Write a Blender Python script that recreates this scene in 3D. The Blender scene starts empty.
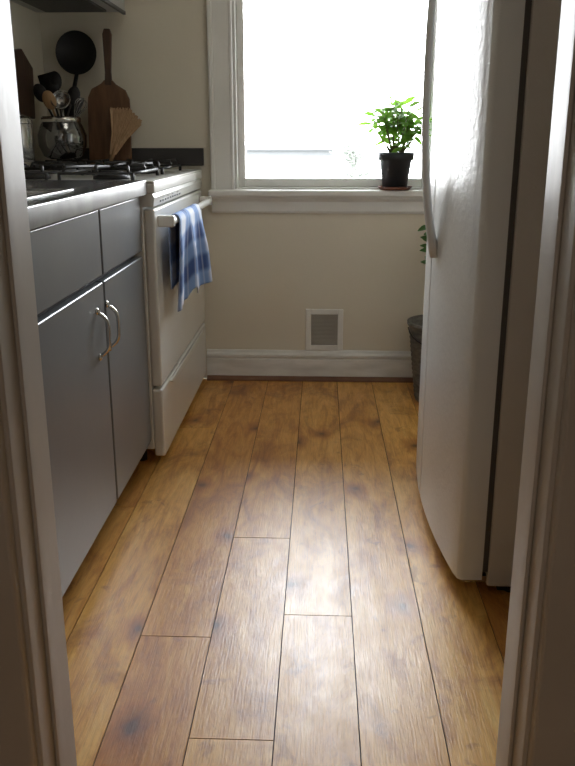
import bpy, bmesh, math, random
from mathutils import Vector, Matrix, Euler
random.seed(7)
S = bpy.context.scene
COL = S.collection
try:
    S.view_settings.view_transform = 'Standard'
except Exception:
    pass
WLOC = {}

# ---------------------------------------------------------------- materials
def mat(name, c1, c2=None, rough=0.5, metal=0.0, nscale=8.0, stretch=(1,1,1), bump=0.0, bscale=60.0,
        rough_var=0.0, coat=0.0, detail=4.0, spec=0.5):
    m = bpy.data.materials.new(name); m.use_nodes = True
    nt = m.node_tree; N = nt.nodes; L = nt.links
    b = N['Principled BSDF']
    if c2 is None: c2 = tuple(v*0.88 for v in c1)
    mp = N.new('ShaderNodeMapping')
    geo = N.new('ShaderNodeNewGeometry')
    L.new(geo.outputs['Position'], mp.inputs['Vector'])
    mp.inputs['Scale'].default_value = stretch
    nz = N.new('ShaderNodeTexNoise'); nz.inputs['Scale'].default_value = nscale; nz.inputs['Detail'].default_value = detail
    L.new(mp.outputs[0], nz.inputs['Vector'])
    cr = N.new('ShaderNodeValToRGB')
    cr.color_ramp.elements[0].position = 0.3; cr.color_ramp.elements[1].position = 0.7
    cr.color_ramp.elements[0].color = (*c2, 1); cr.color_ramp.elements[1].color = (*c1, 1)
    L.new(nz.outputs['Fac'], cr.inputs[0]); L.new(cr.outputs[0], b.inputs['Base Color'])
    b.inputs['Roughness'].default_value = rough
    b.inputs['Metallic'].default_value = metal
    b.inputs['Specular IOR Level'].default_value = spec
    if coat: b.inputs['Coat Weight'].default_value = coat
    if rough_var:
        mr = N.new('ShaderNodeMapRange')
        mr.inputs['To Min'].default_value = rough - rough_var; mr.inputs['To Max'].default_value = rough + rough_var
        L.new(nz.outputs['Fac'], mr.inputs['Value']); L.new(mr.outputs[0], b.inputs['Roughness'])
    if bump:
        n2 = N.new('ShaderNodeTexNoise'); n2.inputs['Scale'].default_value = bscale; n2.inputs['Detail'].default_value = 3
        L.new(mp.outputs[0], n2.inputs['Vector'])
        bp = N.new('ShaderNodeBump'); bp.inputs['Strength'].default_value = bump; bp.inputs['Distance'].default_value = 0.002
        L.new(n2.outputs['Fac'], bp.inputs['Height']); L.new(bp.outputs[0], b.inputs['Normal'])
    return m

M_wall = mat('wall_paint', (0.74,0.685,0.565), (0.70,0.645,0.53), rough=0.6, nscale=2.5, bump=0.25, bscale=35)
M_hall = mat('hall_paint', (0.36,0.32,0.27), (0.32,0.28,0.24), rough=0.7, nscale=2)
M_ceil = mat('ceiling_paint', (0.80,0.78,0.73), rough=0.8, nscale=2)
M_trim = mat('trim_paint', (0.84,0.83,0.79), (0.76,0.75,0.71), rough=0.35, nscale=5, bump=0.2, bscale=25)
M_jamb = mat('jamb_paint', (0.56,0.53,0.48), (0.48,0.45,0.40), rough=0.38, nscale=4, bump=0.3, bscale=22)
M_base = mat('baseboard_paint', (0.84,0.83,0.79), (0.66,0.65,0.61), rough=0.4, nscale=7, stretch=(1,1,4), bump=0.3, bscale=30)
M_cab = mat('cabinet_grey_enamel', (0.190,0.203,0.214), (0.172,0.184,0.194), rough=0.30, metal=0.15, nscale=3, bump=0.15, bscale=18)
M_cabin = mat('cabinet_inside_dark', (0.03,0.03,0.033), rough=0.7)
M_counter = mat('counter_laminate', (0.05,0.05,0.05), (0.03,0.03,0.032), rough=0.22, nscale=30, bump=0.05)
M_steeledge = mat('counter_steel_edge', (0.26,0.26,0.255), (0.17,0.17,0.17), rough=0.28, metal=0.95, nscale=12)
M_steel = mat('stainless', (0.55,0.55,0.54), (0.42,0.42,0.41), rough=0.25, metal=1.0, nscale=10)
M_chrome = mat('chrome', (0.75,0.74,0.70), rough=0.15, metal=1.0)
M_enamel = mat('white_enamel', (0.82,0.82,0.78), (0.78,0.78,0.74), rough=0.22, nscale=4)
M_panelgrey = mat('panel_print', (0.2,0.2,0.2), rough=0.5)
M_iron = mat('cast_iron', (0.016,0.016,0.017), (0.01,0.01,0.01), rough=0.5, bump=0.3, bscale=90)
M_blackplastic = mat('black_plastic', (0.015,0.015,0.016), rough=0.35)
M_fridge = mat('fridge_pebbled_white', (0.70,0.71,0.70), (0.67,0.68,0.67), rough=0.26, nscale=4, bump=0.5, bscale=60)
M_fridgeside = mat('fridge_side_grey', (0.62,0.59,0.54), (0.58,0.55,0.50), rough=0.45, nscale=4, bump=0.4, bscale=150)
M_gasket = mat('gasket', (0.10,0.09,0.08), rough=0.6)
M_hood = mat('hood_paint', (0.42,0.42,0.40), rough=0.4)
M_hooddark = mat('hood_filter', (0.10,0.10,0.10), rough=0.5, metal=0.5)
M_woodboard = mat('walnut_board', (0.20,0.10,0.045), (0.11,0.05,0.022), rough=0.5, nscale=14, stretch=(4,4,0.6))
M_wooddark = mat('dark_wood', (0.09,0.045,0.025), (0.05,0.025,0.014), rough=0.5, nscale=14, stretch=(4,4,0.6))
M_woodlight = mat('beech', (0.45,0.28,0.14), (0.36,0.21,0.10), rough=0.55, nscale=20, stretch=(4,4,0.6))
M_straw = mat('straw_bristle', (0.60,0.40,0.23), (0.40,0.25,0.13), rough=0.75, nscale=60, stretch=(5,5,0.5))
M_pot = mat('dark_pot_plastic', (0.03,0.034,0.04), rough=0.45)
M_terra = mat('terracotta', (0.20,0.07,0.045), (0.15,0.05,0.03), rough=0.6)
M_soil = mat('soil', (0.04,0.025,0.015), (0.02,0.012,0.008), rough=0.95, nscale=80, bump=1, bscale=120)
M_stem = mat('stem_green', (0.16,0.16,0.05), rough=0.6)
M_bucket = mat('basket_weave', (0.20,0.19,0.165), (0.09,0.085,0.075), rough=0.6, nscale=30, stretch=(1,1,3.5), bump=1.0, bscale=45)
M_grille = mat('vent_grille', (0.50,0.48,0.43), rough=0.5, metal=0.1)
M_ventback = mat('vent_dark', (0.24,0.22,0.20), rough=0.8)
M_quarter = mat('quarter_round_wood', (0.22,0.10,0.05), (0.14,0.06,0.03), rough=0.5, nscale=10)
M_outground = mat('outside_ground', (0.35,0.36,0.33), rough=0.9, nscale=0.5)
M_outhouse = mat('outside_siding', (0.104,0.106,0.108), rough=0.9, spec=0.0)
M_outroof = mat('outside_roof', (0.088,0.089,0.091), rough=0.9, spec=0.0)
M_outtree = mat('outside_foliage', (0.16,0.17,0.15), (0.135,0.14,0.125), rough=0.9, nscale=1.5, spec=0.0)
M_rubber = mat('black_rubber', (0.01,0.01,0.01), rough=0.8)

def leaf_mat(name, c1, c2, mixf=0.35):
    m = mat(name, c1, c2, rough=0.4, nscale=22)
    nt = m.node_tree; N = nt.nodes; L = nt.links
    b = N['Principled BSDF']; out = N['Material Output']
    tr = N.new('ShaderNodeBsdfTranslucent'); tr.inputs['Color'].default_value = (c1[0]*1.3, c1[1]*1.3, c1[2], 1)
    mx = N.new('ShaderNodeMixShader'); mx.inputs[0].default_value = mixf
    L.new(b.outputs[0], mx.inputs[1]); L.new(tr.outputs[0], mx.inputs[2]); L.new(mx.outputs[0], out.inputs[0])
    return m
M_leaf = leaf_mat('leaf_green', (0.17,0.36,0.045), (0.08,0.22,0.02), 0.45)
M_leafdark = leaf_mat('leaf_dark', (0.08,0.20,0.05), (0.04,0.12,0.025))

def glass_mat(name, tint=(1,1,1), fac=0.08):
    m = bpy.data.materials.new(name); m.use_nodes = True
    N = m.node_tree.nodes; L = m.node_tree.links
    N.remove(N['Principled BSDF'])
    t = N.new('ShaderNodeBsdfTransparent'); t.inputs[0].default_value = (*tint,1)
    g = N.new('ShaderNodeBsdfGlossy'); g.inputs['Roughness'].default_value = 0.03
    mx = N.new('ShaderNodeMixShader')
    fr = N.new('ShaderNodeFresnel'); fr.inputs[0].default_value = 1.45
    ad = N.new('ShaderNodeMath'); ad.operation = 'ADD'; ad.inputs[1].default_value = fac
    nz = N.new('ShaderNodeTexNoise'); nz.inputs['Scale'].default_value = 3
    bp = N.new('ShaderNodeBump'); bp.inputs['Strength'].default_value = 0.03
    L.new(nz.outputs[0], bp.inputs['Height']); L.new(bp.outputs[0], g.inputs['Normal'])
    L.new(fr.outputs[0], ad.inputs[0]); L.new(ad.outputs[0], mx.inputs[0])
    L.new(t.outputs[0], mx.inputs[1]); L.new(g.outputs[0], mx.inputs[2]); L.new(mx.outputs[0], N['Material Output'].inputs[0])
    return m
M_pane = glass_mat('window_glass', (0.98,0.99,1), 0.0)
M_jar = glass_mat('jar_glass', (0.62,0.64,0.66), 0.16)

def floor_mat():
    m = bpy.data.materials.new('pine_floorboards'); m.use_nodes = True
    N = m.node_tree.nodes; L = m.node_tree.links; b = N['Principled BSDF']
    at = N.new('ShaderNodeAttribute'); at.attribute_name = 'plank'
    sep = N.new('ShaderNodeSeparateColor'); L.new(at.outputs['Color'], sep.inputs[0])
    geo = N.new('ShaderNodeNewGeometry')
    comb = N.new('ShaderNodeCombineXYZ')
    mul = N.new('ShaderNodeMath'); mul.operation='MULTIPLY'; mul.inputs[1].default_value = 37.0
    L.new(sep.outputs[1], mul.inputs[0]); L.new(mul.outputs[0], comb.inputs[2]); L.new(mul.outputs[0], comb.inputs[1])
    add = N.new('ShaderNodeVectorMath'); add.operation='ADD'
    L.new(geo.outputs['Position'], add.inputs[0]); L.new(comb.outputs[0], add.inputs[1])
    def noise(scale, st, detail=4, dist=0.0, rough=0.55, src=None):
        mp = N.new('ShaderNodeMapping'); mp.inputs['Scale'].default_value = st
        L.new(src or add.outputs[0], mp.inputs[0])
        n = N.new('ShaderNodeTexNoise'); n.inputs['Scale'].default_value = scale
        n.inputs['Detail'].default_value = detail; n.inputs['Distortion'].default_value = dist; n.inputs['Roughness'].default_value = rough
        L.new(mp.outputs[0], n.inputs['Vector']); return n
    def mult(a, bcol, f):
        mm = N.new('ShaderNodeMix'); mm.data_type='RGBA'; mm.blend_type='MULTIPLY'; mm.inputs[0].default_value = f
        L.new(a, mm.inputs[6]); L.new(bcol, mm.inputs[7]); return mm.outputs[2]
    def ramp(fac, stops):
        r = N.new('ShaderNodeValToRGB'); e = r.color_ramp.elements
        e[0].position, e[0].color = stops[0][0], (*stops[0][1],1)
        e[1].position, e[1].color = stops[-1][0], (*stops[-1][1],1)
        for p,c in stops[1:-1]:
            k = e.new(p); k.color = (*c,1)
        L.new(fac, r.inputs[0]); return r.outputs[0]
    grain = noise(7, (4,0.45,1), 6, 1.6, 0.6)
    blotch = noise(5.5, (1.3,0.6,1), 7, 1.0, 0.66)
    stain = noise(13, (1.0,0.7,1), 5, 0.6, 0.6)
    fine = noise(60, (5,0.30,1), 5)
    pores = noise(120, (4,0.25,1), 3)
    base = ramp(grain.outputs['Fac'], [(0.25,(0.52,0.225,0.045)),(0.45,(0.76,0.395,0.090)),(0.60,(0.86,0.50,0.135)),(0.8,(0.92,0.62,0.21))])
    c = mult(base, ramp(blotch.outputs['Fac'], [(0.33,(0.50,0.38,0.30)),(0.44,(0.82,0.73,0.65)),(0.53,(1,1,1))]), 0.85)
    c = mult(c, ramp(stain.outputs['Fac'], [(0.31,(0.45,0.32,0.26)),(0.39,(1,1,1))]), 0.6)
    c = mult(c, ramp(sep.outputs[0], [(0,(0.74,0.58,0.48)),(1,(1.0,1.0,0.98))]), 1)
    c = mult(c, ramp(fine.outputs['Fac'], [(0.38,(0.62,0.55,0.50)),(0.55,(1,1,1))]), 0.35)
    c = mult(c, ramp(pores.outputs['Fac'], [(0.30,(0.45,0.38,0.33)),(0.40,(1,1,1))]), 0.35)
    mpk = N.new('ShaderNodeMapping'); mpk.inputs['Scale'].default_value = (1.0,0.62,1); L.new(add.outputs[0], mpk.inputs[0])
    dn = noise(9,(1,1,1),2)
    off = N.new('ShaderNodeVectorMath'); off.operation='SCALE'; off.inputs['Scale'].default_value=0.05; L.new(dn.outputs['Color'], off.inputs[0])
    ad2 = N.new('ShaderNodeVectorMath'); ad2.operation='ADD'; L.new(mpk.outputs[0], ad2.inputs[0]); L.new(off.outputs[0], ad2.inputs[1])
    vor = N.new('ShaderNodeTexVoronoi'); vor.voronoi_dimensions='2D'; vor.inputs['Scale'].default_value = 2.8; L.new(ad2.outputs[0], vor.inputs['Vector'])
    c = mult(c, ramp(vor.outputs['Distance'], [(0.016,(0.14,0.08,0.05)),(0.034,(0.42,0.28,0.20)),(0.09,(0.80,0.66,0.55)),(0.15,(1,1,1))]), 0.88)
    L.new(c, b.inputs['Base Color'])
    mr = N.new('ShaderNodeMapRange'); mr.inputs['From Min'].default_value=0.3; mr.inputs['From Max'].default_value=0.7
    mr.inputs['To Min'].default_value = 0.41; mr.inputs['To Max'].default_value = 0.30
    wear = noise(22,(1,0.5,1),7,0.4,0.7)
    L.new(wear.outputs['Fac'], mr.inputs['Value']); L.new(mr.outputs[0], b.inputs['Roughness'])
    b.inputs['Specular IOR Level'].default_value = 0.70
    wav = noise(26, (1,0.45,1), 4)
    b1 = N.new('ShaderNodeBump'); b1.inputs['Strength'].default_value = 0.35; b1.inputs['Distance'].default_value = 0.0015
    L.new(fine.outputs['Fac'], b1.inputs['Height'])
    b2 = N.new('ShaderNodeBump'); b2.inputs['Strength'].default_value = 0.18; b2.inputs['Distance'].default_value = 0.003
    L.new(wav.outputs['Fac'], b2.inputs['Height']); L.new(b1.outputs[0], b2.inputs['Normal'])
    L.new(b2.outputs[0], b.inputs['Normal'])
    return m
M_floor = floor_mat()
M_floorgap = mat('floor_gap', (0.012,0.006,0.003), rough=0.9)

def towel_mat():
    m = bpy.data.materials.new('checked_cotton'); m.use_nodes = True
    N = m.node_tree.nodes; L = m.node_tree.links; b = N['Principled BSDF']
    uv = N.new('ShaderNodeUVMap'); uv.uv_map = 'UVMap'
    sep = N.new('ShaderNodeSeparateXYZ'); L.new(uv.outputs[0], sep.inputs[0])
    def band(sock, freq, th, ph=0.0, soft=0.06):
        mu = N.new('ShaderNodeMath'); mu.operation='MULTIPLY_ADD'; mu.inputs[1].default_value=freq; mu.inputs[2].default_value=ph; L.new(sock, mu.inputs[0])
        pp = N.new('ShaderNodeMath'); pp.operation='PINGPONG'; pp.inputs[1].default_value=0.5; L.new(mu.outputs[0], pp.inputs[0])
        g = N.new('ShaderNodeMapRange'); g.interpolation_type='SMOOTHSTEP'
        g.inputs['From Min'].default_value=th/2-soft; g.inputs['From Max'].default_value=th/2+soft
        g.inputs['To Min'].default_value=1; g.inputs['To Max'].default_value=0
        L.new(pp.outputs[0], g.inputs['Value']); return g
    a = band(sep.outputs[0], 2.4, 0.5, 0.15, .10); c = band(sep.outputs[1], 4.6, 0.5, 0.1, .10)
    thin = band(sep.outputs[0], 13.6, 0.2, 0.0, .08)
    ad = N.new('ShaderNodeMath'); ad.operation='ADD'; L.new(a.outputs[0], ad.inputs[0]); L.new(c.outputs[0], ad.inputs[1])
    ha = N.new('ShaderNodeMath'); ha.operation='MULTIPLY'; ha.inputs[1].default_value=0.5; L.new(ad.outputs[0], ha.inputs[0])
    cr = N.new('ShaderNodeValToRGB'); e = cr.color_ramp.elements
    e[0].position=0; e[0].color=(0.72,0.76,0.84,1); e[1].position=1; e[1].color=(0.05,0.10,0.29,1)
    k = e.new(0.5); k.color=(0.20,0.33,0.62,1)
    L.new(ha.outputs[0], cr.inputs[0])
    mx = N.new('ShaderNodeMix'); mx.data_type='RGBA'; L.new(cr.outputs[0], mx.inputs[6]); mx.inputs[7].default_value=(0.62,0.68,0.8,1)
    t2 = N.new('ShaderNodeMath'); t2.operation='MULTIPLY'; t2.inputs[1].default_value=0.35; L.new(thin.outputs[0], t2.inputs[0])
    L.new(t2.outputs[0], mx.inputs[0]); L.new(mx.outputs[2], b.inputs['Base Color'])
    b.inputs['Roughness'].default_value = 0.9
    nz = N.new('ShaderNodeTexNoise'); nz.inputs['Scale'].default_value=300
    bp = N.new('ShaderNodeBump'); bp.inputs['Strength'].default_value=0.2; bp.inputs['Distance'].default_value=0.001
    L.new(nz.outputs[0], bp.inputs['Height']); L.new(bp.outputs[0], b.inputs['Normal'])
    return m
M_towel = towel_mat()

# ---------------------------------------------------------------- builders
def finish(name, bm, m, parent=None, bevel=0, smooth=False, segs=2, cat=None, label=None, kind=None, group=None, recalc=True, wn=True):
    if recalc: bmesh.ops.recalc_face_normals(bm, faces=bm.faces)
    vs = [v.co for v in bm.verts]
    c = Vector(((min(v.x for v in vs)+max(v.x for v in vs))/2, (min(v.y for v in vs)+max(v.y for v in vs))/2, min(v.z for v in vs)))
    for v in bm.verts: v.co -= c
    me = bpy.data.meshes.new(name); bm.to_mesh(me); bm.free()
    mats = m if isinstance(m, (list,tuple)) else [m]
    for x in mats: me.materials.append(x)
    ob = bpy.data.objects.new(name, me); COL.objects.link(ob); ob.location = c
    if smooth:
        for p in me.polygons: p.use_smooth = True
    if bevel:
        md = ob.modifiers.new('bevel','BEVEL'); md.width = bevel; md.segments = segs; md.limit_method='ANGLE'; md.angle_limit = math.radians(40)
        for p in me.polygons: p.use_smooth = True
        if wn:
            w_ = ob.modifiers.new('wn','WEIGHTED_NORMAL'); w_.keep_sharp = False
    WLOC[ob.name] = c.copy()
    if parent is not None:
        ob.parent = parent; ob.matrix_parent_inverse = Matrix.Translation(-WLOC[parent.name])
    if cat: ob['category'] = cat
    if label: ob['label'] = label
    if kind: ob['kind'] = kind
    if group: ob['group'] = group
    return ob

def empty(name, loc, cat=None, label=None, kind=None, group=None):
    ob = bpy.data.objects.new(name, None); COL.objects.link(ob); ob.location = loc
    ob.empty_display_size = 0.05
    WLOC[ob.name] = Vector(loc)
    if cat: ob['category'] = cat
    if label: ob['label'] = label
    if kind: ob['kind'] = kind
    if group: ob['group'] = group
    return ob

def add_box(bm, lo, hi, mi=0, rot=None, piv=None):
    vs = []
    for z in (lo[2],hi[2]):
        for x,y in ((lo[0],lo[1]),(hi[0],lo[1]),(hi[0],hi[1]),(lo[0],hi[1])):
            p = Vector((x,y,z))
            if rot is not None: p = rot @ (p-piv) + piv
            vs.append(bm.verts.new(p))
    fs = [(0,3,2,1),(4,5,6,7),(0,1,5,4),(1,2,6,5),(2,3,7,6),(3,0,4,7)]
    for f in fs:
        fc = bm.faces.new([vs[i] for i in f]); fc.material_index = mi

def box(name, lo, hi, m, **k):
    bm = bmesh.new(); add_box(bm, lo, hi); return finish(name, bm, m, **k)

def boxes(name, lst, m, **k):
    bm = bmesh.new()
    for b in lst:
        add_box(bm, b[0], b[1], b[2] if len(b)>2 else 0)
    return finish(name, bm, m, **k)

def add_lathe(bm, prof, c, seg=32, M=None, mi=0):
    rings = []
    for r,z in prof:
        ring = []
        if r < 1e-5:
            p = Vector((0,0,z)); p = (M @ p) if M else p
            ring = [bm.verts.new(p+Vector(c))]
        else:
            for i in range(seg):
                a = 2*math.pi*i/seg; p = Vector((r*math.cos(a), r*math.sin(a), z)); p = (M @ p) if M else p
                ring.append(bm.verts.new(p+Vector(c)))
        rings.append(ring)
    for a,b in zip(rings, rings[1:]):
        for i in range(seg):
            j=(i+1)%seg
            if len(a)==1 and len(b)==1: continue
            if len(a)==1: f=bm.faces.new((a[0],b[j],b[i]))
            elif len(b)==1: f=bm.faces.new((a[i],a[j],b[0]))
            else: f=bm.faces.new((a[i],a[j],b[j],b[i]))
            f.material_index = mi

def lathe(name, prof, c, m, seg=40, M=None, smooth=True, **k):
    bm = bmesh.new(); add_lathe(bm, prof, c, seg, M); return finish(name, bm, m, smooth=smooth, **k)

def add_tube(bm, pts, r, seg=10, flat=1.0, cap=True, mi=0, up=Vector((0,0,1))):
    pts = [Vector(p) for p in pts]; rings=[]
    n=len(pts)
    for i,p in enumerate(pts):
        t = (pts[min(i+1,n-1)]-pts[max(i-1,0)]).normalized()
        u = up if abs(t.dot(up))<0.95 else Vector((0,1,0))
        a = t.cross(u).normalized(); b = a.cross(t).normalized()
        rr = r[i] if isinstance(r,(list,tuple)) else r
        rings.append([bm.verts.new(p + a*rr*math.cos(2*math.pi*k/seg) + b*rr*flat*math.sin(2*math.pi*k/seg)) for k in range(seg)])
    for A,B in zip(rings, rings[1:]):
        for i in range(seg):
            j=(i+1)%seg; f=bm.faces.new((A[i],A[j],B[j],B[i])); f.material_index=mi
    if cap:
        bm.faces.new(rings[0]).material_index=mi; bm.faces.new(rings[-1]).material_index=mi

def tube(name, pts, r, m, seg=10, flat=1.0, smooth=True, up=Vector((0,0,1)), **k):
    bm = bmesh.new(); add_tube(bm, pts, r, seg, flat, up=up); return finish(name, bm, m, smooth=smooth, **k)

def extrude_poly(bm, poly, vec, mi=0):
    a=[bm.verts.new(Vector(p)) for p in poly]; b=[bm.verts.new(Vector(p)+Vector(vec)) for p in poly]
    n=len(poly)
    bm.faces.new(a).material_index=mi; bm.faces.new(b[::-1]).material_index=mi
    for i in range(n):
        j=(i+1)%n; bm.faces.new((a[i],b[i],b[j],a[j])).material_index=mi

# ---------------------------------------------------------------- dimensions
H=1.04; YB=3.57; XL=-1.15; XR=1.15; ZC=2.45
YJ0=0.965; YJ1=1.10; XJL=-0.391; XJR=0.290

# ---------------------------------------------------------------- room shell
def build_floor():
    bm = bmesh.new(); lay = bm.loops.layers.float_color.new('plank')
    w=0.155; x0=0.081; g=0.0011
    y0=-2.2; y1=YB+0.0
    joints = {-1:[1.645,-0.2], -2:[2.02,1.235,-0.9], -3:[1.55,-0.4], -4:[2.9,0.4], 0:[0.3], 1:[0.6,-1.2], 2:[1.9,0.2], -5:[2.2,0.9], 3:[2.6,1.2]}
    tone = {-1:.70,-2:.55,-3:.35,-4:.95,0:.45,1:.95}
    for i in range(-14,16):
        xa=x0+i*w; xb=xa+w
        if xb < -1.9 or xa > 1.9: continue
        js = sorted([y0]+joints.get(i,[random.uniform(-1,0.8),random.uniform(1.5,3)])+[y1])
        for a,b in zip(js,js[1:]):
            t = min(1,max(0,tone.get(i,0.5)+random.uniform(-.3,.3))); o=random.random()
            lo=(xa+g,a+g,-0.012); hi=(xb-g,b-g,0.0)
            n0=len(bm.faces); add_box(bm, lo, hi); bm.faces.ensure_lookup_table()
            for f in bm.faces[n0:]:
                for l in f.loops: l[lay]=(t,o,0,1)
    add_box(bm, (-1.95,y0,-0.05),(1.95,y1,-0.0035), 1)
    return finish('floor', bm, [M_floor, M_floorgap], kind='structure', recalc=False)
build_floor()
box('ceiling', (-1.95,-2.25,ZC),(1.95,YB+0.15,ZC+0.08), M_ceil, kind='structure')
WX0,WX1,WZ0,WZ1 = -0.375,0.470,0.835,2.06
boxes('wall_back', [((XL-0.1,YB,0),(WX0,YB+0.15,ZC)), ((WX1,YB,0),(XR+0.1,YB+0.15,ZC)),
                    ((WX0,YB,0),(WX1,YB+0.15,WZ0)), ((WX0,YB,WZ1),(WX1,YB+0.15,ZC))], M_wall, kind='structure')
box('wall_left', (XL-0.1,YJ1,0),(XL,YB,ZC), M_wall, kind='structure')
box('wall_right', (XR,YJ1,0),(XR+0.1,YB,ZC), M_wall, kind='structure')
DT=2.03
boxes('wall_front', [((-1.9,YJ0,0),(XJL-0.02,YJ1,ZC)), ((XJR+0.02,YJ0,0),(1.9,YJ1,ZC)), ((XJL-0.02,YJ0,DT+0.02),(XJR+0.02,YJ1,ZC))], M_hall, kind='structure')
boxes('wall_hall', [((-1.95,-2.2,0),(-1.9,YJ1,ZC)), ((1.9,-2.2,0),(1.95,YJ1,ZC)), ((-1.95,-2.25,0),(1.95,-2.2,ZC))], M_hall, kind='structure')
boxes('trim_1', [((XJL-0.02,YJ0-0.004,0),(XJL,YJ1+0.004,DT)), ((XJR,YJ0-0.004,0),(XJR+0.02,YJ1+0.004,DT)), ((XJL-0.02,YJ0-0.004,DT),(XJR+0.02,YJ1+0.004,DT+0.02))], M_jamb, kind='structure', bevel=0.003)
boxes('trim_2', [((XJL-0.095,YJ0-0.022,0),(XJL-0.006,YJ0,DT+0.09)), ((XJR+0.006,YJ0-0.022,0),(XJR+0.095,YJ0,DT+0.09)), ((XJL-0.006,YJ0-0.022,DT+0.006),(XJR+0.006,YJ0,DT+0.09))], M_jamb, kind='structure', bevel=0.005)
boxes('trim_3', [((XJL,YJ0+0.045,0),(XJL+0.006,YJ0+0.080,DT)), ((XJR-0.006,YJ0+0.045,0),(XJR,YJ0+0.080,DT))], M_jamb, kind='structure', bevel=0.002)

bm=bmesh.new()
prof=[(0,0.0),(-0.018,0.0),(-0.018,0.095),(-0.013,0.102),(-0.022,0.108),(-0.022,0.118),(-0.012,0.126),(-0.008,0.137),(0,0.137)]
extrude_poly(bm, [(-0.505,YB+y,z) for y,z in prof], (1.65,0,0))
finish('baseboard_back', bm, M_base, kind='structure')
bm=bmesh.new()
q=[(-0.018,0.0)]+[(-0.018-0.018*math.cos(a),0.020*math.sin(a)) for a in [i*math.pi/16 for i in range(9)]]
extrude_poly(bm, [(-0.505,YB+y,z) for y,z in q], (1.65,0,0))
finish('trim_4', bm, M_quarter, kind='structure')

# ---------------------------------------------------------------- window
win = empty('window_1', (0.05,YB,WZ0), kind='structure')
boxes('frame', [((WX0,YB-0.002,WZ0),(WX0+0.02,YB+0.15,WZ1)),((WX1-0.02,YB-0.002,WZ0),(WX1,YB+0.15,WZ1)),((WX0,YB-0.002,WZ1-0.02),(WX1,YB+0.15,WZ1)),
                ((WX0+0.02,YB+0.0,WZ0-0.0),(WX1-0.02,YB+0.15,WZ0+0.012))], M_trim, parent=win, bevel=0.002)
bm=bmesh.new()
def casing(x0,x1,sgn):
    add_box(bm,(x0,YB-0.018,WZ0),(x1,YB,WZ1+0.09))
    if sgn>0:
        add_box(bm,(x0-0.0,YB-0.030,WZ0),(x0+0.018,YB,WZ1+0.09)); add_box(bm,(x1-0.014,YB-0.024,WZ0),(x1,YB,WZ1+0.09))
    else:
        add_box(bm,(x1-0.018,YB-0.030,WZ0),(x1,YB,WZ1+0.09)); add_box(bm,(x0,YB-0.024,WZ0),(x0+0.014,YB,WZ1+0.09))
casing(-0.465,WX0+0.008,1); casing(WX1-0.008,WX1+0.09,-1)
add_box(bm,(-0.465,YB-0.020,WZ1-0.008),(WX1+0.09,YB,WZ1+0.09))
finish('casing', bm, M_trim, parent=win, bevel=0.004)
gx0,gx1=-0.325,0.425
boxes('sash', [((WX0+0.02,YB+0.045,WZ0+0.012),(gx0,YB+0.085,WZ1-0.02)),((gx1,YB+0.045,WZ0+0.012),(WX1-0.02,YB+0.085,WZ1-0.02)),
               ((gx0,YB+0.045,WZ0+0.012),(gx1,YB+0.085,WZ0+0.048)),((gx0,YB+0.045,WZ1-0.07),(gx1,YB+0.085,WZ1-0.02)),
               ((gx0-0.008,YB+0.05,1.72),(gx1+0.008,YB+0.085,1.76))], M_trim, parent=win, bevel=0.003)
box('glass_pane', (gx0-0.002,YB+0.063,WZ0+0.046),(gx1+0.002,YB+0.066,WZ1-0.065), M_pane, parent=win)
boxes('sill', [((-0.475,YB-0.060,WZ0-0.024),(WX1+0.11,YB+0.05,WZ0+0.004))], M_trim, parent=win, bevel=0.008, segs=3)
bm=bmesh.new()
pr=[(0,WZ0-0.024),(-0.026,WZ0-0.024),(-0.026,WZ0-0.034),(-0.016,WZ0-0.046),(-0.016,WZ0-0.085),(-0.010,WZ0-0.095),(0,WZ0-0.095)]
extrude_poly(bm, [(-0.465,YB+y,z) for y,z in pr], (1.02,0,0))
finish('apron', bm, M_trim, parent=win)

# ---------------------------------------------------------------- outside
box('ground', (-25,YB+0.6,-1.6),(25,60,-1.5), M_outground, kind='structure')
e=empty('neighbour_house',(-0.9,32,-1.5),cat='house',label='pale hazy neighbouring house seen through the bright window')
box('house_wall',(-3.0,30,-1.5),(0.4,34,0.7),M_outhouse,parent=e)
bm=bmesh.new(); extrude_poly(bm,[(-3.2,29.8,0.7),(0.6,29.8,0.7),(-1.3,29.8,1.5)],(0,4.4,0)); finish('roof',bm,M_outroof,parent=e)
def tree(x,y,h,r):
    e=empty('tree',(x,y,-1.5),cat='tree',label='pale hazy bare garden tree seen through the window',group='garden trees outside')
    tube('trunk',[(x,y,-1.5),(x+.1,y,h*0.3),(x,y,h)],[.12,.09,.04],M_outtree,parent=e)
    bm=bmesh.new()
    for k in range(70):
        a=random.uniform(0,6.28); el=random.uniform(.2,1.3); z0=random.uniform(-.6,h*.9)
        l=r*random.uniform(.5,1.1); p0=Vector((x,y,z0)); d=Vector((math.cos(a)*math.cos(el),math.sin(a)*math.cos(el),math.sin(el)*.7))
        p1=p0+d*l*.5; p2=p0+d*l+Vector((random.uniform(-.15,.15),0,random.uniform(-.1,.2)))
        add_tube(bm,[p0,p1,p2],[.04,.028,.010],5)
        for q in range(3):
            b=p0.lerp(p2,random.uniform(.4,.9)); add_tube(bm,[b,b+Vector((random.uniform(-.4,.4),random.uniform(-.3,.3),random.uniform(.0,.4)))],[.018,.006],4)
    finish('branches',bm,M_outtree,parent=e)
tree(1.0,26,0.9,1.1)

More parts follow.
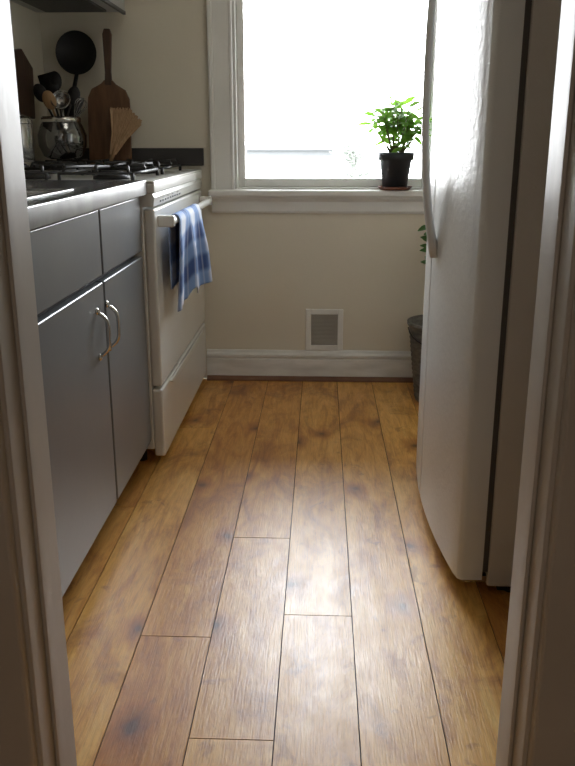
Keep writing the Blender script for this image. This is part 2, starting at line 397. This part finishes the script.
# ---------------------------------------------------------------- base cabinet
CX=-0.543; CY0=1.125; CYm=2.028; CY1=2.500
cab = empty('base_cabinet',( -0.84,1.84,0),cat='cabinet',label='grey enamelled base cabinet with doors and drawers')
boxes('body',[((XL+0.003,CY0,0.10),(CX-0.024,CY1,0.884)),((XL+0.003,CY0,0.0),(CX-0.085,CY1,0.10))],[M_cabin],parent=cab)
def slab(nm,y0,y1,z0,z1,par,lab=None):
    return box(nm,(CX-0.022,y0,z0),(CX,y1,z1),M_cab,parent=par,bevel=0.004,segs=3,label=lab)
def pull(par,y,z0,z1):
    pts=[]; X=CX
    n=14
    for i in range(n+1):
        t=i/n; z=z0+(z1-z0)*t
        d=0.030*(1-abs(2*t-1)**4)
        pts.append((X-0.002+d,y,z))
    bm=bmesh.new(); add_tube(bm,pts,0.0045,10,1.0,up=Vector((0,1,0)))
    for z in (z0,z1): add_lathe(bm,[(0,-.001),(0.009,-.001),(0.009,0.003),(0.006,0.006),(0,0.006)],(X,y,z),16,Matrix.Rotation(math.pi/2,4,'Y'))
    finish('handle',bm,M_chrome,parent=par,smooth=True,label='arched chrome bar pull')
d1=slab('door',1.52,CYm-0.008,0.10,0.700,cab); d2=slab('door',CYm+0.004,CY1-0.006,0.10,0.700,cab)
pull(d1,CYm-0.085,0.525,0.640); pull(d2,CYm+0.010,0.525,0.640)
slab('drawer',1.52,CYm-0.008,0.716,0.878,cab); slab('drawer',CYm+0.004,CY1-0.006,0.716,0.878,cab)
slab('door',CY0+0.004,1.508,0.10,0.700,cab); slab('drawer',CY0+0.004,1.508,0.716,0.878,cab)

SX0,SX1,SY0,SY1=-1.02,-0.615,1.30,1.98
top=0.925; ct0=0.886; ex=-0.523
boxes('countertop',[((XL+0.003,CY0,ct0),(SX0,CY1+0.005,top)),((SX1,CY0,ct0),(ex-0.006,CY1+0.005,top)),((SX0,CY0,ct0),(SX1,SY0,top)),((SX0,SY1,ct0),(SX1,CY1+0.005,top)),
       ((ex-0.012,CY0,ct0-0.004),(ex,CY1+0.005,top+0.001),1)],[M_counter,M_steeledge],cat='countertop',label='black countertop with a brushed metal edge band',bevel=0.003)
sk=empty('sink',(-0.82,1.64,0.89),cat='sink',label='stainless drop-in kitchen sink set in the black countertop')
boxes('basin',[((SX0+.004,SY0+.004,0.89),(SX0+.012,SY1-.004,top)),((SX1-.012,SY0+.004,0.89),(SX1-.004,SY1-.004,top)),((SX0+.012,SY0+.004,0.89),(SX1-.012,SY0+.012,top)),((SX0+.012,SY1-.012,0.89),(SX1-.012,SY1-.004,top)),((SX0+.004,SY0+.004,0.886),(SX1-.004,SY1-.004,0.892))],M_steel,parent=sk)
boxes('rim',[((SX0-.02,SY0-.02,top),(SX0+.01,SY1+.02,top+.003)),((SX1-.01,SY0-.02,top),(SX1+.02,SY1+.02,top+.003)),((SX0+.01,SY0-.02,top),(SX1-.01,SY0+.01,top+.003)),((SX0+.01,SY1-.01,top),(SX1-.01,SY1+.02,top+.003))],M_steeledge,parent=sk,bevel=0.001)

# ---------------------------------------------------------------- stove
TX=-0.508; TY0=2.528; TY1=3.560; TZ=0.915
st=empty('stove',(-0.83,3.07,0),cat='stove',label='white enamel gas range standing against the wall')
box('body',(XL+0.02,TY0,0.055),(TX-0.035,TY1,0.885),M_enamel,parent=st,bevel=0.004)
for y in (TY0+.05,TY1-.05):
    for x in (XL+.1,TX-.09): lathe('foot',[(0,0),(.018,0),(.018,.055),(0,.055)],(x,y,0),M_rubber,seg=14,parent=st)
bm=bmesh.new()
add_box(bm,(XL+0.02,TY0-0.004,0.885),(TX+0.004,TY1,TZ))
add_box(bm,(TX-0.03,TY0-0.004,TZ-0.002),(TX+0.004,TY1,TZ+0.007)); add_box(bm,(XL+0.02,TY0-0.004,TZ-.002),(TX,TY0+0.016,TZ+0.007)); add_box(bm,(XL+0.02,TY1-.02,TZ-.002),(TX,TY1,TZ+0.007)); add_box(bm,(XL+0.02,TY0,TZ-.002),(XL+0.05,TY1,TZ+0.02))
finish('cooktop',bm,M_enamel,parent=st,bevel=0.004,segs=3)
bm=bmesh.new()
extrude_poly(bm,[(TX-0.036,TY0,0.845),(TX-0.002,TY0,0.845),(TX+0.002,TY0,0.872),(TX-0.004,TY0,0.885),(TX-0.036,TY0,0.885)],(0,TY1-TY0,0))
finish('control_panel',bm,M_enamel,parent=st)
bm=bmesh.new()
for i in range(9):
    y=TY0+.10+i*.045; add_box(bm,(TX-0.001,y,0.853),(TX+0.0022,y+.028,0.859))
for i in range(4):
    y=TY0+.14+i*.09; add_box(bm,(TX-0.001,y,0.864),(TX+0.0028,y+.03,0.867))
finish('vent_slots',bm,M_panelgrey,parent=st)
od=box('oven_door',(TX-0.035,TY0+.003,0.272),(TX,TY1-.004,0.838),M_enamel,parent=st,bevel=0.008,segs=3)
bm=bmesh.new()
HX=TX+0.045; HZ=0.797
add_tube(bm,[(HX-.004,TY0+.05,HZ)]+[(HX,TY0+.07+i*(TY1-TY0-.16)/10,HZ) for i in range(11)]+[(HX-.004,TY1-.07,HZ)],0.011,12,1.2)
for y in (TY0+.045,TY1-.085): add_box(bm,(TX-.001,y,HZ-.018),(HX+.006,y+.03,HZ+.018))
finish('handle',bm,M_enamel,parent=od,bevel=0.005,segs=3)
dr=box('storage_drawer',(TX-0.035,TY0+.003,0.030),(TX,TY1-.004,0.262),M_enamel,parent=st,bevel=0.007,segs=3)
bm=bmesh.new()
ya,yb=TY0+.12,TY1-.12; n=20; po=[]
for i in range(n+1):
    t=i/n; y=ya+(yb-ya)*t; dz=0.030*(math.sin(math.pi*t)**0.35)
    po.append((TX-.001,y,0.258-dz))
poly=[(TX-.001,ya,0.258)]+po[1:-1]+[(TX-.001,yb,0.258)]
extrude_poly(bm,poly,(0.010,0,0))
finish('handle',bm,M_enamel,parent=dr,bevel=0.003)
for bx in (-0.70,-0.97):
    for by in (TY0+0.27,TY1-0.27):
        lathe('burner_cap',[(0,.0),(.062,.0),(.060,.010),(.040,.014),(.040,.022),(.03,.026),(0,.026)],(bx,by,TZ+.001),M_iron,parent=st,seg=24)
        bm=bmesh.new(); g=0.115; gy=0.20; zt=TZ+.046
        for sx in (-1,1): add_tube(bm,[(bx+sx*g,by-gy,TZ+.026),(bx+sx*g,by+gy,TZ+.026)],.005,6)
        for sy in (-1,1): add_tube(bm,[(bx-g,by+sy*gy,TZ+.026),(bx+g,by+sy*gy,TZ+.026)],.005,6)
        for sx in (-1,1):
            add_tube(bm,[(bx+sx*g,by,TZ+.026),(bx+sx*g*.96,by,zt),(bx+sx*.03,by,zt-.004)],[.005,.006,.004],6)
            for sy in (-1,1):
                add_tube(bm,[(bx+sx*g,by+sy*gy,TZ+.004),(bx+sx*g,by+sy*gy,TZ+.026)],.006,6)
                add_tube(bm,[(bx+sx*g*.9,by+sy*gy,TZ+.026),(bx+sx*g*.85,by+sy*gy*.93,zt),(bx+sx*.035,by+sy*.05,zt-.003)],[.005,.006,.004],6)
        for sy in (-1,1): add_tube(bm,[(bx,by+sy*gy,TZ+.026),(bx,by+sy*gy*.95,zt),(bx,by+sy*.03,zt-.004)],[.005,.006,.004],6)
        finish('burner_grate',bm,M_iron,parent=st,smooth=True)

box('backsplash_strip',(-1.12,YB-0.022,0.937),(-0.495,YB-0.0,1.008),mat('dark_splash',(0.045,0.043,0.042),(0.035,0.033,0.032),rough=0.4),cat='backsplash',label='low dark grey backsplash strip along the wall above the stove',bevel=0.003)

# ---------------------------------------------------------------- towel
def towel():
    bm=bmesh.new(); uvl=bm.loops.layers.uv.new('UVMap')
    nu,nv=70,80; y0,y1=2.60,3.08; R=0.016
    Lb=0.22; Lf=0.292
    grid=[]
    for i in range(nu+1):
        u=i/nu; col=[]
        notch = 0.10*math.sin((u-.36)/.16*math.pi) if 0.36<u<0.52 else 0
        lf=Lf*(1.0-0.11*u-notch)
        for j in range(nv+1):
            v=j/nv; s=v*(Lb+math.pi*R+lf)
            fold=math.sin(u*15.0+0.4)*0.012+math.sin(u*29+1)*0.004
            if s<Lb:
                dn=(Lb-s)/Lb; z=HZ-(Lb-s); x=HX-R-0.002+fold*0.2*dn; side=-1
            elif s<Lb+math.pi*R:
                a=(s-Lb)/R; x=HX-R*math.cos(a); z=HZ+R*math.sin(a)*1.15; dn=0; side=0
            else:
                d=s-Lb-math.pi*R; dn=d/Lf
                z=HZ-d; x=HX+R+0.002+dn**0.9*(-0.024+0.058*u)+fold*min(1,dn*2.2); side=1
            yc=(y0+y1)/2
            sq=1.0-0.08*math.exp(-dn*3)
            y=yc+(y0+(y1-y0)*u-yc)*sq + math.cos(u*15+.4)*0.006*dn
            col.append(bm.verts.new((x,y,z)))
        grid.append(col)
    for i in range(nu):
        for j in range(nv):
            f=bm.faces.new((grid[i][j],grid[i+1][j],grid[i+1][j+1],grid[i][j+1]))
            for l,(a,b) in zip(f.loops,((i,j),(i+1,j),(i+1,j+1),(i,j+1))): l[uvl].uv=(a/nu,b/nv)
    ob=finish('kitchen_towel',bm,M_towel,smooth=True,cat='towel',label='blue and white checked cotton towel draped over the oven handle')
    md=ob.modifiers.new('solid','SOLIDIFY'); md.thickness=0.003; md.offset=0
towel()

# ---------------------------------------------------------------- range hood
hd=empty('range_hood',(-0.95,3.03,1.53),cat='range hood',label='grey painted range hood fixed to the wall above the stove')
bm=bmesh.new()
extrude_poly(bm,[(XL,2.58,1.53),(-0.79,2.58,1.53),(-0.79,2.58,1.59),(-0.90,2.58,1.70),(XL,2.58,1.70)],(0,0.95,0))
finish('hood_shell',bm,M_hood,parent=hd,bevel=0.004)
for a,b in ((2.64,3.04),(3.07,3.47)):
    box('filter',(XL+.06,a,1.522),(-0.85,b,1.531),M_hooddark,parent=hd)
box('lip',(-0.798,2.58,1.520),(-0.788,3.53,1.532),M_hooddark,parent=hd)

# ---------------------------------------------------------------- jar with utensils
KX,KY=-1.020,3.33; KZ=TZ+.053
cr=empty('utensil_jar',(KX,KY,KZ),cat='jar',label='round glass jar with metal rim full of kitchen utensils')
lathe('jar_bowl',[(0,.0),(.055,.0),(.075,.012),(.092,.05),(.094,.09),(.082,.125),(.070,.145),(.072,.160),(.066,.160),(.064,.145),(.076,.122),(.088,.09),(.086,.05),(.070,.018),(.05,.008),(0,.008)],(KX,KY,KZ),M_jar,parent=cr)
lathe('metal_band',[(.071,.138),(.076,.140),(.076,.156),(.071,.158)],(KX,KY,KZ),M_chrome,parent=cr)
def utensil(nm,lab,cat_,dx,dy,tx,ty,h,m,head):
    b=Vector((KX+dx,KY+dy,KZ+.02)); t=Vector((KX+tx,KY+ty,KZ+h)); ax=(t-b).normalized()
    e=empty(nm,b,cat=cat_,label=lab,group='utensils in the jar')
    tube('handle',[b,b+(t-b)*.5,t],[.0055,.005,.004],m,parent=e,seg=8)
    q=Vector((0,0,1)).rotation_difference(ax).to_matrix().to_4x4()
    bm=bmesh.new()
    if head=='spoon':
        bmesh.ops.create_uvsphere(bm,u_segments=16,v_segments=10,radius=1,matrix=Matrix.Translation(t+ax*.03)@q@Matrix.Diagonal((.026,.008,.036,1)))
    elif head=='turner':
        pts=[(-.02,0),(-.034,.02),(-.036,.09),(.036,.09),(.034,.02),(.02,0)]
        vs=[q@Vector((x,0.0,z))+t for x,z in pts]; nrm=(q@Vector((0,1,0)))*.003; extrude_poly(bm,vs,nrm)
    elif head=='ladle':
        add_lathe(bm,[(0,-.035),(.02,-.030),(.034,-.012),(.038,.006),(.036,.006),(.031,-.01),(.018,-.026),(0,-.031)],t+ax*.02+Vector((0,-.02,0)),20,Matrix.Rotation(math.radians(65),4,'X'))
    elif head=='whisk':
        for a in range(6):
            an=a*math.pi/6; ca,sa=math.cos(an),math.sin(an)
            pp=[]
            for i in range(15):
                rr=.026*math.sin(math.pi*i/14*2)*(0.6+.4*math.sin(math.pi*i/14))
                hh=.085*math.sin(math.pi*i/14)
                pp.append(q@Vector((rr*ca,rr*sa,hh))+t)
            add_tube(bm,pp,.0012,5)
    finish('head',bm,m,parent=e,smooth=True)
utensil('slotted_turner','black plastic slotted turner standing in the jar','spatula',.02,.01,-.035,.03,.235,M_blackplastic,'turner')
utensil('serving_spoon','black plastic serving spoon standing in the jar','spoon',-.03,0,.045,.0,.21,M_blackplastic,'spoon')
utensil('soup_ladle','steel soup ladle standing in the jar','ladle',.0,.02,.02,-.03,.20,M_steel,'ladle')
utensil('wooden_spoon','light wooden spoon standing in the jar','spoon',.03,-.02,-.015,-.05,.19,M_woodlight,'spoon')
utensil('whisk','steel balloon whisk standing in the jar','whisk',-.02,-.02,.06,-.03,.15,M_steel,'whisk')
utensil('cooking_spoon','black cooking spoon standing in the jar','spoon',.03,.02,-.06,.0,.22,M_blackplastic,'spoon')
utensil('spatula','black rubber spatula standing in the jar','spatula',.0,-.03,.03,.02,.155,M_blackplastic,'turner')
utensil('tasting_spoon','black cooking spoon standing in the jar','spoon',.01,.03,-.02,.04,.265,M_blackplastic,'spoon')
fp=empty('frying_pan',(-1.02,3.54,1.15),cat='frying pan',label='small round black frying pan hanging on the wall')
R90=Matrix.Rotation(math.pi/2,4,'X')
lathe('pan',[(0,.0),(.070,.0),(.084,.034),(.081,.034),(.066,.005),(0,.005)],(-1.000,YB-.004,1.380),M_iron,parent=fp,M=R90,seg=36)
tube('handle',[(-1.005,YB-.03,1.30),(-1.02,YB-.05,1.22),(-1.035,YB-.055,1.15)],[.008,.010,.009],M_blackplastic,parent=fp,flat=.6)

def paddle(name,cx,yb,z0,wb,hb,hh,m1,m2,tilt,lab):
    e=empty(name,(cx,yb,z0),cat='cutting board',label=lab)
    out=[(-wb/2+.015,0),(wb/2-.015,0),(wb/2,.02),(wb/2*1.0,hb*.70),(wb/2*.96,hb*.85),(wb/2*.78,hb*.95),(.03,hb+.005),(.016,hb+.02),(-.016,hb+.02),(-.03,hb+.005),(-wb/2*.78,hb*.95),(-wb/2*.96,hb*.85),(-wb/2,hb*.70),(-wb/2,.02)]
    R=Matrix.Rotation(-tilt[0],4,'X')@Matrix.Rotation(tilt[1],4,'Y')
    bm=bmesh.new(); vs=[R@Vector((x,0,z))+Vector((cx,yb,z0)) for x,z in out]; extrude_poly(bm,vs,R@Vector((0,.016,0)))
    finish('blade',bm,m1,parent=e,bevel=.003)
    bm=bmesh.new(); hz=[(-.015,hb+.0),(.015,hb+.0),(.012,hb+.05),(.018,hb+hh-.02),(.011,hb+hh),(-.011,hb+hh),(-.018,hb+hh-.02),(-.012,hb+.05)]
    vs=[R@Vector((x,-.001,z))+Vector((cx,yb,z0)) for x,z in hz]; extrude_poly(bm,vs,R@Vector((0,.018,0)))
    finish('handle',bm,m2,parent=e,bevel=.003)
paddle('cutting_board',-0.875,3.487,TZ+.012,.175,.325,.21,M_woodboard,M_wooddark,(-0.06,.045),'brown wooden paddle cutting board with dark handle leaning on the wall')
bm=bmesh.new(); extrude_poly(bm,[(XL+.002,3.12,1.14),(XL+.002,3.36,1.12),(XL+.002,3.38,1.31),(XL+.002,3.27,1.37),(XL+.002,3.14,1.35)],(.018,0,0))
finish('serving_board',bm,M_wooddark,bevel=.004,cat='cutting board',label='dark wooden serving board hung on the side wall')
br=empty('hand_brush',(-0.82,3.42,TZ+.05),cat='brush',label='straw hand brush with bristles upwards leaning against the board')
b0=Vector((-0.855,3.42,TZ+.045)); 
bm=bmesh.new()
ax=Vector((.075,.03,.20))
for i in range(260):
    a=random.uniform(-1,1); c=random.uniform(-1,1)
    p0=b0+Vector((a*.010,c*.008,.0))+ax*.12; p2=b0+ax*(1.0-.12*abs(a)+random.uniform(-.06,.03))+Vector((a*.062,c*.014,-a*.025)); p1=p0.lerp(p2,.5)+Vector((-a*.008,0,0))
    add_tube(bm,[p0,p1,p2],[.0020,.0022,.0018],4)
finish('bristles',bm,M_straw,parent=br)
tube('handle',[b0+ax*-.02,b0+ax*.2,b0+ax*.32],[.010,.014,.017],M_woodlight,parent=br,seg=12,flat=.7)
cn=empty('steel_canister',(-1.065,2.93,TZ+.052),cat='canister',label='polished steel canister with lid on the stove')
lathe('body',[(0,0),(.058,0),(.062,.006),(.062,.125),(.058,.132),(0,.132)],(-1.065,2.93,TZ+.052),M_steel,parent=cn)
lathe('lid',[(.064,.128),(.064,.140),(.05,.152),(.012,.156),(.008,.164),(.014,.172),(.008,.178),(0,.178)],(-1.065,2.93,TZ+.052),M_steel,parent=cn)

# ---------------------------------------------------------------- vent register
vt=empty('vent_register',(0.02,YB,.14),cat='vent',label='white framed wall vent register with beige louvred grille above the baseboard')
vx0,vx1,vz0,vz1=-0.062,0.104,0.139,0.325
bm=bmesh.new(); t=.024; yy=YB-.010
for lo,hi in [((vx0,yy,vz0),(vx0+t,YB,vz1)),((vx1-t,yy,vz0),(vx1,YB,vz1)),((vx0+t,yy,vz0),(vx1-t,YB,vz0+t)),((vx0+t,yy,vz1-t),(vx1-t,YB,vz1))]: add_box(bm,lo,hi)
finish('frame',bm,M_trim,parent=vt,bevel=.003)
bm=bmesh.new()
n=22
for i in range(n):
    z=vz0+t+.003+i*(vz1-vz0-2*t-.004)/n
    piv=Vector((0,YB-.005,z+.003)); R=Matrix.Rotation(math.radians(30),3,'X')
    add_box(bm,(vx0+t,YB-.007,z+.001),(vx1-t,YB-.001,z+.004),0,R,piv)
add_box(bm,(vx0+t,YB-.0015,vz0+t),(vx1-t,YB-.0005,vz1-t),1)
finish('grille',bm,[M_grille,M_ventback],parent=vt)

# ---------------------------------------------------------------- refrigerator
FY0,FY1=1.722,2.480; FC=2.14
def fx(y): return 0.295+0.032*((y-FC)/0.42)**2
FB=0.385
fr=empty('refrigerator',(0.75,2.12,0),cat='refrigerator',label='white refrigerator with curved pebbled doors and long bowed handle')
box('cabinet_body',(0.400,FY0+.012,0.03),(1.09,FY1-.01,1.74),M_fridgeside,parent=fr,bevel=.006)
def fdoor(y0,y1,z0,z1,rn,rf):
    pts=[(FB,y0)]
    def corner(y,r,near):
        x=fx(y); out=[]
        for i in range(9):
            a=math.pi/2*i/8
            if near: out.append((x+r*(1-math.sin(a)), y+r*(1-math.cos(a))))
            else: out.append((x+r*(1-math.cos(a)), y-r*(1-math.sin(a))))
        return out
    pts+=corner(y0,rn,True)
    n=24
    for i in range(1,n): 
        y=y0+rn+(y1-rf-y0-rn)*i/n; pts.append((fx(y),y))
    pts+=corner(y1,rf,False)
    pts.append((FB,y1))
    bm=bmesh.new(); extrude_poly(bm,[(x,y,z0) for x,y in pts],(0,0,z1-z0))
    return bm
SEAM=2.200
def fin_door(bm):
    ob=finish('door',bm,M_fridge,parent=fr)
    ob.data.polygons.foreach_set('use_smooth',[True]*len(ob.data.polygons))
    ob.data.set_sharp_from_angle(angle=math.radians(32))
    return ob
fd1=fin_door(fdoor(FY0,SEAM-.003,0.055,1.74,.014,.006))
fd2=fin_door(fdoor(SEAM+.003,FY1,0.055,1.74,.006,.018))
boxes('gasket',[((FB,FY0+.012,0.07),(0.400,SEAM-.01,1.725)),((FB,SEAM+.01,0.07),(0.400,FY1-.012,1.725))],M_gasket,parent=fr)
def fhandle(par,y):
    pts=[];rs=[]
    z0,z1=.755,1.62; n=26
    for i in range(n+1):
        t=i/n; z=z0+(z1-z0)*t
        d=0.040*(1-abs(2*t-1)**2.6)+.003
        pts.append((fx(y)-d,y,z)); rs.append(.009+.004*(abs(2*t-1)**3))
    tube('handle',pts,rs,M_fridge,parent=par,seg=14,flat=1.6,up=Vector((0,1,0)))
fhandle(fd1,SEAM-.085)
box('kick_grille',(0.43,FY0+.03,0.012),(0.46,FY1-.03,0.055),M_rubber,parent=fr)
for y in (FY0+.06,FY1-.06):
    for x in (.47,1.02): lathe('foot',[(0,0),(.022,0),(.022,.03),(0,.03)],(x,y,0),M_rubber,seg=14,parent=fr)
bm=bmesh.new(); add_box(bm,(0.345,FY0+.02,.040),(0.43,FY0+.075,.054)); add_lathe(bm,[(0,.0),(.010,.0),(.010,.016),(0,.016)],(0.362,FY0+.035,.034),12)
finish('hinge_bracket',bm,M_steel,parent=fr)

# ---------------------------------------------------------------- plants
def leaf(bm,base,d,L,W,droop=.35,nrm=Vector((0,0,1)),mi=0):
    d=d.normalized(); s=d.cross(nrm)
    if s.length<.05: s=Vector((1,0,0))
    s.normalize(); up=s.cross(d).normalized()
    n=6; Lf=[];Rt=[];C=[]
    for i in range(n+1):
        t=i/n; w=W*(math.sin(math.pi*min(1,t*.93+.04))**.8)*(.6+.5*(1-abs(t-.55)))
        c=base+d*L*t-up*droop*L*t*t
        C.append(bm.verts.new(c)); Lf.append(bm.verts.new(c+s*w*.5+up*w*.12)); Rt.append(bm.verts.new(c-s*w*.5+up*w*.12))
    for i in range(n):
        for a,b in ((Lf,C),(C,Rt)):
            f=bm.faces.new((a[i],b[i],b[i+1],a[i+1])); f.material_index=mi; f.smooth=True
PX,PY,PZ=0.309,3.555,WZ0+.0045
pp=empty('potted_plant',(PX,PY,PZ),cat='potted plant',label='bright green leafy plant in a dark pot on the windowsill')
lathe('saucer',[(0,0),(.060,0),(.074,.014),(.071,.015),(.058,.004),(0,.004)],(PX,PY,PZ),M_terra,parent=pp)
lathe('pot',[(0,.005),(.050,.005),(.066,.118),(.074,.120),(.077,.150),(.072,.152),(.067,.132),(.062,.125),(0,.120)],(PX,PY,PZ),M_pot,parent=pp)
lathe('soil',[(0,.134),(.05,.132),(.0655,.128)],(PX,PY,PZ),M_soil,parent=pp)
bm=bmesh.new(); sb=bmesh.new(); rnd=random.Random(5)
zt=PZ+.13
NS=28
for k in range(NS):
    a=k*2.4; sp=.010+.108*math.sqrt(k/NS)
    hgt=.205*(1-(k/NS)**1.8*.45)+rnd.uniform(-.02,.012)-(.06 if k%5==3 else 0)
    yy=min(.035,sp*.8*math.sin(a))
    p0=Vector((PX+.014*math.cos(a),PY+.014*math.sin(a),zt)); tip=Vector((PX+sp*math.cos(a)+.006,PY-.02+yy,zt+hgt))
    mid=p0.lerp(tip,.5)+Vector((.006*math.cos(a),.006*math.sin(a),0.01))
    add_tube(sb,[p0,mid,tip],[.003,.0025,.0015],6)
    for j in range(8):
        b=a+j*2.399+rnd.uniform(-.2,.2); el=rnd.uniform(-.1,.9)-(.3 if j>4 else 0)
        t0=1-j*.055; base=p0.lerp(tip,t0)
        dy=math.sin(b)*math.cos(el)
        if base.y+dy*.06>YB+.04: dy=-abs(dy)
        leaf(bm,base,Vector((math.cos(b)*math.cos(el),dy,math.sin(el))),rnd.uniform(.048,.070),rnd.uniform(.018,.026),.3,nrm=Vector((rnd.uniform(-.4,.4),rnd.uniform(-1.1,-.2),1)).normalized())
finish('stems',sb,M_stem,parent=pp,smooth=True); finish('foliage',bm,M_leaf,parent=pp,recalc=False)

BX,BY=0.508,3.30
bk=empty('planter_basket',(BX,BY,0),cat='basket',label='grey woven basket planter with leafy plant on the floor')
prf=[(0,.0),(.105,.0)]
for i in range(33):
    z=.006+i*.0095; r=.106+.036*(z/.315); prf.append((r+(.0022 if i%2 else -.0012),z))
prf+=[(.146,.314),(.150,.320),(.150,.332),(.142,.334),(.138,.29),(0,.285)]
bm=bmesh.new(); add_lathe(bm,prf,(BX,BY,0),64)
for v in bm.verts:
    d=Vector((v.co.x-BX,v.co.y-BY)); 
    if d.length>.1 and v.co.z<.312:
        a=math.atan2(d.y,d.x); k=1+.010*math.sin(a*32+(math.pi if int(v.co.z/.0095)%2 else 0)); v.co.x=BX+d.x*k; v.co.y=BY+d.y*k
finish('basket_shell',bm,M_bucket,parent=bk,smooth=True)
pts=[(BX-.147*math.cos(a),BY-.02-.10*math.sin(a),.31-.07*math.sin(a)) for a in [i*math.pi/14 for i in range(15)]]
tube('handle',pts,.003,M_iron,parent=bk,seg=8)
lathe('soil',[(0,.296),(.08,.294),(.136,.288)],(BX,BY,0),M_soil,parent=bk)
bm=bmesh.new(); sb=bmesh.new()
for k in range(9):
    a=k*2.4+3.2; hgt=.42-.012*k; tip=Vector((BX+.085*math.cos(a)+.01,BY+.085*math.sin(a),.29+hgt)); p0=Vector((BX+.02*math.cos(a),BY+.02*math.sin(a),.29))
    add_tube(sb,[p0,p0.lerp(tip,.5),tip],[.005,.004,.002],6)
    for j in range(6):
        b=a+j*2.4; el=rnd.uniform(-.1,.8); base=p0.lerp(tip,1-j*.03)
        leaf(bm,base,Vector((math.cos(b)*math.cos(el),math.sin(b)*math.cos(el),math.sin(el))),.05,.032,.35,nrm=Vector((0,-.6,1)).normalized())
finish('stems',sb,M_stem,parent=bk,smooth=True); finish('foliage',bm,M_leafdark,parent=bk,recalc=False)

# ---------------------------------------------------------------- light
W=bpy.data.worlds.new('sky'); S.world=W; W.use_nodes=True
bg=W.node_tree.nodes['Background']
N=W.node_tree.nodes; L=W.node_tree.links
tc=N.new('ShaderNodeTexCoord'); sp=N.new('ShaderNodeSeparateXYZ'); rp=N.new('ShaderNodeValToRGB')
L.new(tc.outputs['Generated'],sp.inputs[0]); L.new(sp.outputs[2],rp.inputs[0])
rp.color_ramp.elements[0].position=0.0; rp.color_ramp.elements[0].color=(1,1,1,1)
rp.color_ramp.elements[1].position=0.8; rp.color_ramp.elements[1].color=(0.88,0.94,1,1)
L.new(rp.outputs[0],bg.inputs['Color'])
bg.inputs['Strength'].default_value=24.0

def area(name,loc,rot,sx,sy,power,color=(1,1,1),portal=False):
    l=bpy.data.lights.new(name,'AREA'); l.shape='RECTANGLE'; l.size=sx; l.size_y=sy; l.energy=power; l.color=color
    if portal: l.cycles.is_portal=True
    o=bpy.data.objects.new(name,l); COL.objects.link(o); o.location=loc; o.rotation_euler=rot; return o
area('window_portal',((WX0+WX1)/2,YB+0.17,(WZ0+WZ1)/2),(math.radians(-90),0,0),WX1-WX0,WZ1-WZ0,1,portal=True)
area('hall_fill_light',(0,-0.9,ZC-0.05),(0,0,0),0.9,0.9,6.5,(1.0,0.93,0.84))  # added unseen fill behind the camera, lifts door frame and fridge side
area('kitchen_fill_light',(0,2.3,ZC-0.04),(0,0,0),0.5,0.5,2.5,(1.0,0.93,0.82))  # unseen overhead area light, added as weak fill to brighten the back wall

# ---------------------------------------------------------------- camera
cam=bpy.data.cameras.new('camera'); co=bpy.data.objects.new('camera',cam); COL.objects.link(co); S.camera=co
cam.sensor_width=36; cam.sensor_fit='AUTO'; cam.lens=820/766*36
co.location=(0,0,H); co.rotation_euler=(math.radians(90-16.5),0,0.04)
cam.clip_start=0.02
